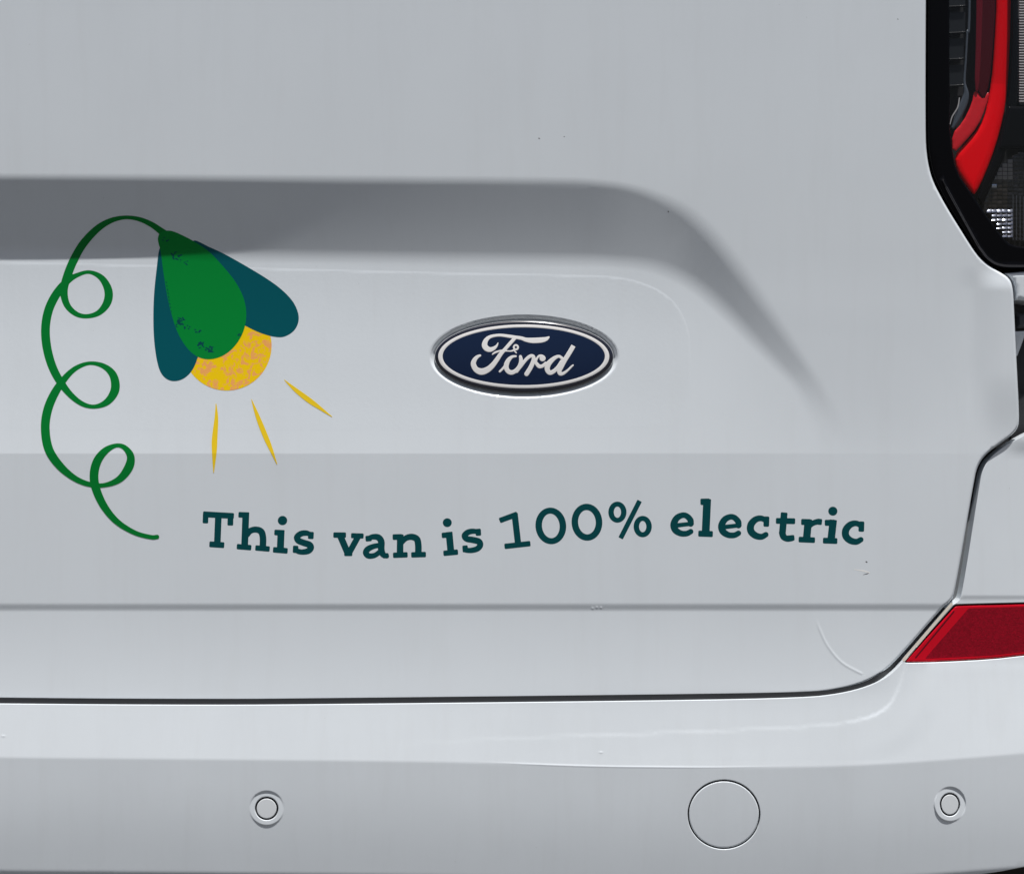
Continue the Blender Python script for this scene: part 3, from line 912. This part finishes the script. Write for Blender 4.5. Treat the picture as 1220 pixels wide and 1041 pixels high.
# stepped louvre column
for k, ty in enumerate([8, 39.5, 70.8, 102.3] + [8 - 31.4 * i for i in range(1, 11)]):
    xl, xr = 1131.0, 1150.0 if ty < 60 else 1148.0
    v = []
    for x in (xl, xr):
        for y, dz in ((ty - 24, -10.5), (ty - 0.8, -7), (ty, -6.2), (ty + 1.2, -7.2), (ty + 2, -22)):
            v.append(P(x, y - (x - xl) * 0.06, lamp_base(np.array(x), np.array(y)) + dz))
    me = bpy.data.meshes.new('louvre')
    fcs = [(i, i + 5, i + 6, i + 1) for i in range(4)] + [(0, 1, 2, 3, 4), (9, 8, 7, 6, 5)]
    me.from_pydata([tuple(map(float, q)) for q in v], [], fcs)
    link('louvre', me, M_TOOTH, lamp)
sr = stroke([(1155, -335, 3.0), (1155, 0, 3.0), (1152.5, 40, 2.6), (1150.5, 75, 2.4), (1149, 98, 3.2), (1151, 112, 6.5), (1148, 124, 9), (1141, 140, 8), (1135.5, 152, 4)], 6)
sdf_surface('smoked_rib', M_RIB, lamp, sr, grown(sr.box), lambda x, y: lamp_base(x, y) - 8 + 1.2 * np.sqrt(np.clip(-sr(x, y) / 2, 0, 1)), 0.8)
lb = stroke([(1143, 117, 1.4), (1141, 128, 1.4), (1134.5, 139, 1.4), (1132, 148, 1.0)], 6)
sdf_surface('rib_edge', M_RIBGREY, lamp, lb, grown(lb.box), lambda x, y: lamp_base(x, y) - 5.5, 0.4)
def lampoly(name, m, pts, dep, bulge=0.0, hw=6.0, step=1.0, rnd=1, parent=None, lean=0.0):
    pf = polyf(chaikin(pts, rnd))
    def H(x, y):
        t = np.clip(-pf(x, y) / hw, 0, 1)
        return lamp_base(x, y) - dep + lean * np.clip(y - 100, 0, 140) * 0.8 + bulge * np.sqrt(np.maximum(1 - (1 - t) ** 2, 0))
    return sdf_surface(name, m, parent or lamp, pf, grown(pf.box), H, step)
lampoly('dark_band', M_DRED, [(1165.5, -335), (1165.5, 0), (1164.5, 60), (1162.5, 104), (1172, 122), (1179, 100), (1183, 60), (1186.5, 0), (1187, -335)], 9.0, 0.8, 3, 1.2)
lampoly('band_edge', M_DRED2, [(1163.5, -335), (1163.5, 0), (1162.5, 60), (1161, 108), (1166, 112), (1169, 60), (1171, 0), (1171, -335)], 8.0, 0.5, 2, 1.2)
lampoly('red_facet', M_RED2, [(1161, 106), (1158, 124), (1147, 146), (1134, 160), (1135, 184), (1150, 169), (1165, 151), (1174, 130), (1180, 108), (1170, 116)], 11.0, 1.2, 5, 0.8, lean=0.08)
lampoly('light_guide', M_RED, [(1204.5, -335), (1204.5, 0), (1203, 60), (1200, 112), (1195, 142), (1186, 176), (1173, 210), (1162, 231.5), (1158, 231), (1148, 217), (1139.5, 203), (1136.5, 186), (1150, 171), (1166, 153), (1175, 131), (1181, 100), (1184, 60), (1187, 0), (1187, -335)], 16.0, 3.6, 9.5, 0.8, lean=0.09)
lampoly('divider', M_BLACK, [(1206, -335), (1206, 0), (1205, 70), (1202, 115), (1188, 178), (1163, 233), (1170, 247), (1174, 238), (1200, 179), (1214, 126), (1212.5, 0), (1212.5, -335)], 7.0, 2.0, 4, 1.5)
# ribbed clear segment
rb = []
for y in np.arange(-330, 124, 3.2):
    rb.append(bar(1214, y, 1262, y - 0.5, 2.4, r=0.6))
rbf = union(*rb)
o = sdf_surface('ribbed_lens', M_RIBGREY, lamp, lambda x, y: np.maximum(rbf(x, y), 1213.5 - x), (1212, 1264, -334, 126), lambda x, y: lamp_base(x, y) - 8 + 1.3 * np.sqrt(np.clip(-rbf(x, y) / 1.2, 0, 1)), 0.8)
o['kind'] = 'stuff'
lampoly('rib_backing', M_GREYP, [(1213, 26), (1264, 24), (1264, 125), (1213, 125)], 10.0, rnd=0, step=3)
lampoly('rib_backing', M_RIBGREY, [(1213, -334), (1264, -334), (1264, 23), (1213, 25)], 10.0, rnd=0, step=3)
lampoly('cross_bar', M_BLACK, [(1202, 127), (1310, 127), (1310, 178), (1190, 178)], 5.0, 2.0, 5, 2, 0)
# reversing lamp: pillow cells, coloured by region to stand in for mirror reflections
RV = [(1199, 181), (1262, 181), (1262, 287), (1206, 287), (1196, 282), (1172.5, 249), (1170.5, 238)]
rvf = polyf(chaikin(RV, 1))
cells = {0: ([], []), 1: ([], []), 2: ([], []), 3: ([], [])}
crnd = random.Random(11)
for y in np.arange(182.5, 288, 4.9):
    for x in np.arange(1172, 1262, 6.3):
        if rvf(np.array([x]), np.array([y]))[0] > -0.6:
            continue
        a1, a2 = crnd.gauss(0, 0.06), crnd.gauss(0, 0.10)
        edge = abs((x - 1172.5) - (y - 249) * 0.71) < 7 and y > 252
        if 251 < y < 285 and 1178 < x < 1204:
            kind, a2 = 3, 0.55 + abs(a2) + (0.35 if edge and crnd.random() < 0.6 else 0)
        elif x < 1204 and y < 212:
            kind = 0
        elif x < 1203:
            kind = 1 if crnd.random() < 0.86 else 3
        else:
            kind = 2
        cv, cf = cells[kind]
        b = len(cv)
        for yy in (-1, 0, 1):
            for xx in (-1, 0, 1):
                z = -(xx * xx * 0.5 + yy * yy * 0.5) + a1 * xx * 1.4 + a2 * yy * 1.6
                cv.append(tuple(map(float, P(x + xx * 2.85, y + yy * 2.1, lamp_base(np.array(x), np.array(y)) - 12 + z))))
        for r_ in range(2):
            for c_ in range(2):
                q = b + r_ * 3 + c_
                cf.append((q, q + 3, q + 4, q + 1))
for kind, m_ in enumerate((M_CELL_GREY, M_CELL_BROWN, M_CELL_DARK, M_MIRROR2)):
    me = bpy.data.meshes.new('reflection_tone_cells')
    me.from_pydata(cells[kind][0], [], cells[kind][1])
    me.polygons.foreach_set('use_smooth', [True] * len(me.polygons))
    link('reflection_tone_cells', me, m_, lamp)['kind'] = 'stuff'
# finer upright ribs over the dark side of the reversing lamp
for x in np.arange(1207, 1262, 4.2):
    fr = stroke([(x, 232 + (x - 1207) * 0.2, 0.9), (x, 286, 0.9)], smooth=False)
    sdf_surface('upright_rib', M_GREYP, lamp, fr, grown(fr.box), lambda x, y: lamp_base(x, y) - 9.5, 0.45)
lampoly('reversing_lens', M_LENS, RV, 7.0, 0.8, 5, 3)

# ------------------------------------------------------------------ body behind the seams
def box(name, m, x0, x1, y0, y1, z0, z1, parent, bev=0.0):
    v = [(x, y, z) for x in (x0, x1) for y in (y0, y1) for z in (z0, z1)]
    f = [(0, 1, 3, 2), (4, 6, 7, 5), (0, 4, 5, 1), (2, 3, 7, 6), (0, 2, 6, 4), (1, 5, 7, 3)]
    me = bpy.data.meshes.new(name)
    me.from_pydata(v, [], f)
    o = link(name, me, m, parent)
    if bev:
        b = o.modifiers.new('bevel', 'BEVEL')
        b.width = bev
        b.segments = 3
    return o
SIDE = chaikin([(1194, 323.5), (1335, 321), (1335, 362), (1210, 361.5), (1209.5, 345), (1205, 332)], 1)
fsd = polyf(SIDE)
cdt_surface('body_corner', M_PAINT, van, SIDE, [], grid(np.arange(1196, 1334, 4), np.arange(324, 361, 3)), lambda x, y: lamp_base(x, y) - 1.0 - roll(-fsd(x, y), 5.5), step=2.5, skirt=40)
def flat(name, m, pts, dep, step=2.0, bulge=0.0, rnd=0):
    pf = polyf(chaikin(pts, rnd) if rnd else pts)
    return sdf_surface(name, m, van, pf, grown(pf.box), lambda x, y: lamp_base(np.full_like(x, 1210.0), np.full_like(y, 500.0)) - dep + bulge * np.clip(-pf(x, y) / 4, 0, 1), step)
flat('door_buffer', M_GREYP, [(1211, 374), (1260, 371), (1260, 389), (1211, 391)], 26.0, 2, 4.0)
flat('buffer_bracket', M_PAINT, [(1207, 395), (1222, 394.5), (1219, 405), (1212, 424), (1207, 424)], 24.0, 1, 1.5)
flat('jamb_panel', M_GREYP, [(1205, 400), (1300, 400), (1300, 465), (1205, 465)], 34.0, 4, 0)
flat('jamb_panel', M_SEAL, [(1205, 469), (1300, 469), (1300, 530), (1205, 530)], 30.0, 4, 0)

# dark weather seal that closes the seams round the tailgate, and the painted shell behind
seal = box('weather_seal', M_SEAL, -0.92, 0.56, 0.045, 0.06, 0.46, 1.50, van)
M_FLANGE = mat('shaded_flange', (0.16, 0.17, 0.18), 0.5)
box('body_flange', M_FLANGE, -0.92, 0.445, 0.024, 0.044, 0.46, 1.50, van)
box('body_shell', M_PAINT, -0.95, 0.60, 0.075, 2.6, 0.45, 1.55, van, 0.03)
M_UNDER = mat('dirty_underbody', (0.030, 0.025, 0.020), 0.9, var=0.4, vscale=20)
box('underbody', M_UNDER, -0.90, 0.55, 0.05, 2.4, 0.33, 0.447, van, 0.02)

# ------------------------------------------------------------------ marks in the paint
def mark(name, m, f, step=0.35, off=0.05):
    sdf_surface(name, m, van, f, grown(f.box, 0.6), lambda x, y: tail_base(x, y) + off, step)
mark('paint_chip', M_CHIP, stroke([(1032, 669, 1.6), (1033, 669.6, 1.2)], smooth=False))
mark('paint_chip', M_SEAL, stroke([(1028, 684.5, 0.3), (1033, 683.3, 0.9), (1035, 682.6, 0.4)], smooth=False))
mark('scuff', M_SCUFF, stroke([(1018, 678.3, 0.8), (1028, 679.5, 1.8), (1036, 682.0, 1.2)], smooth=False))
mark('paint_chip', M_CHIP, stroke([(642, 165, 1.3), (642.8, 165.3, 1.0)], smooth=False))
mark('paint_chip', M_CHIP, stroke([(672, 163, 1.0), (672.6, 163, 0.8)], smooth=False))
mark('paint_chip', M_CHIP, stroke([(796, 252, 1.2), (796.6, 252.6, 1.0)], smooth=False))
mark('paint_chip', M_CHIP, stroke([(1069.5, 23, 1.0), (1070, 23.4, 0.8)], smooth=False))

# ------------------------------------------------------------------ ground
g = bpy.data.meshes.new('ground')
R = 600.0
g.from_pydata([(-R, -R, 0), (R, -R, 0), (R, R, 0), (-R, R, 0)], [], [(0, 1, 2, 3)])
M_GROUND = mat('asphalt', (0.062, 0.060, 0.056), 0.85, bump=0.004, bscale=120, var=0.35, vscale=2.2)
go = link('ground', g, M_GROUND)
go['kind'] = 'structure'
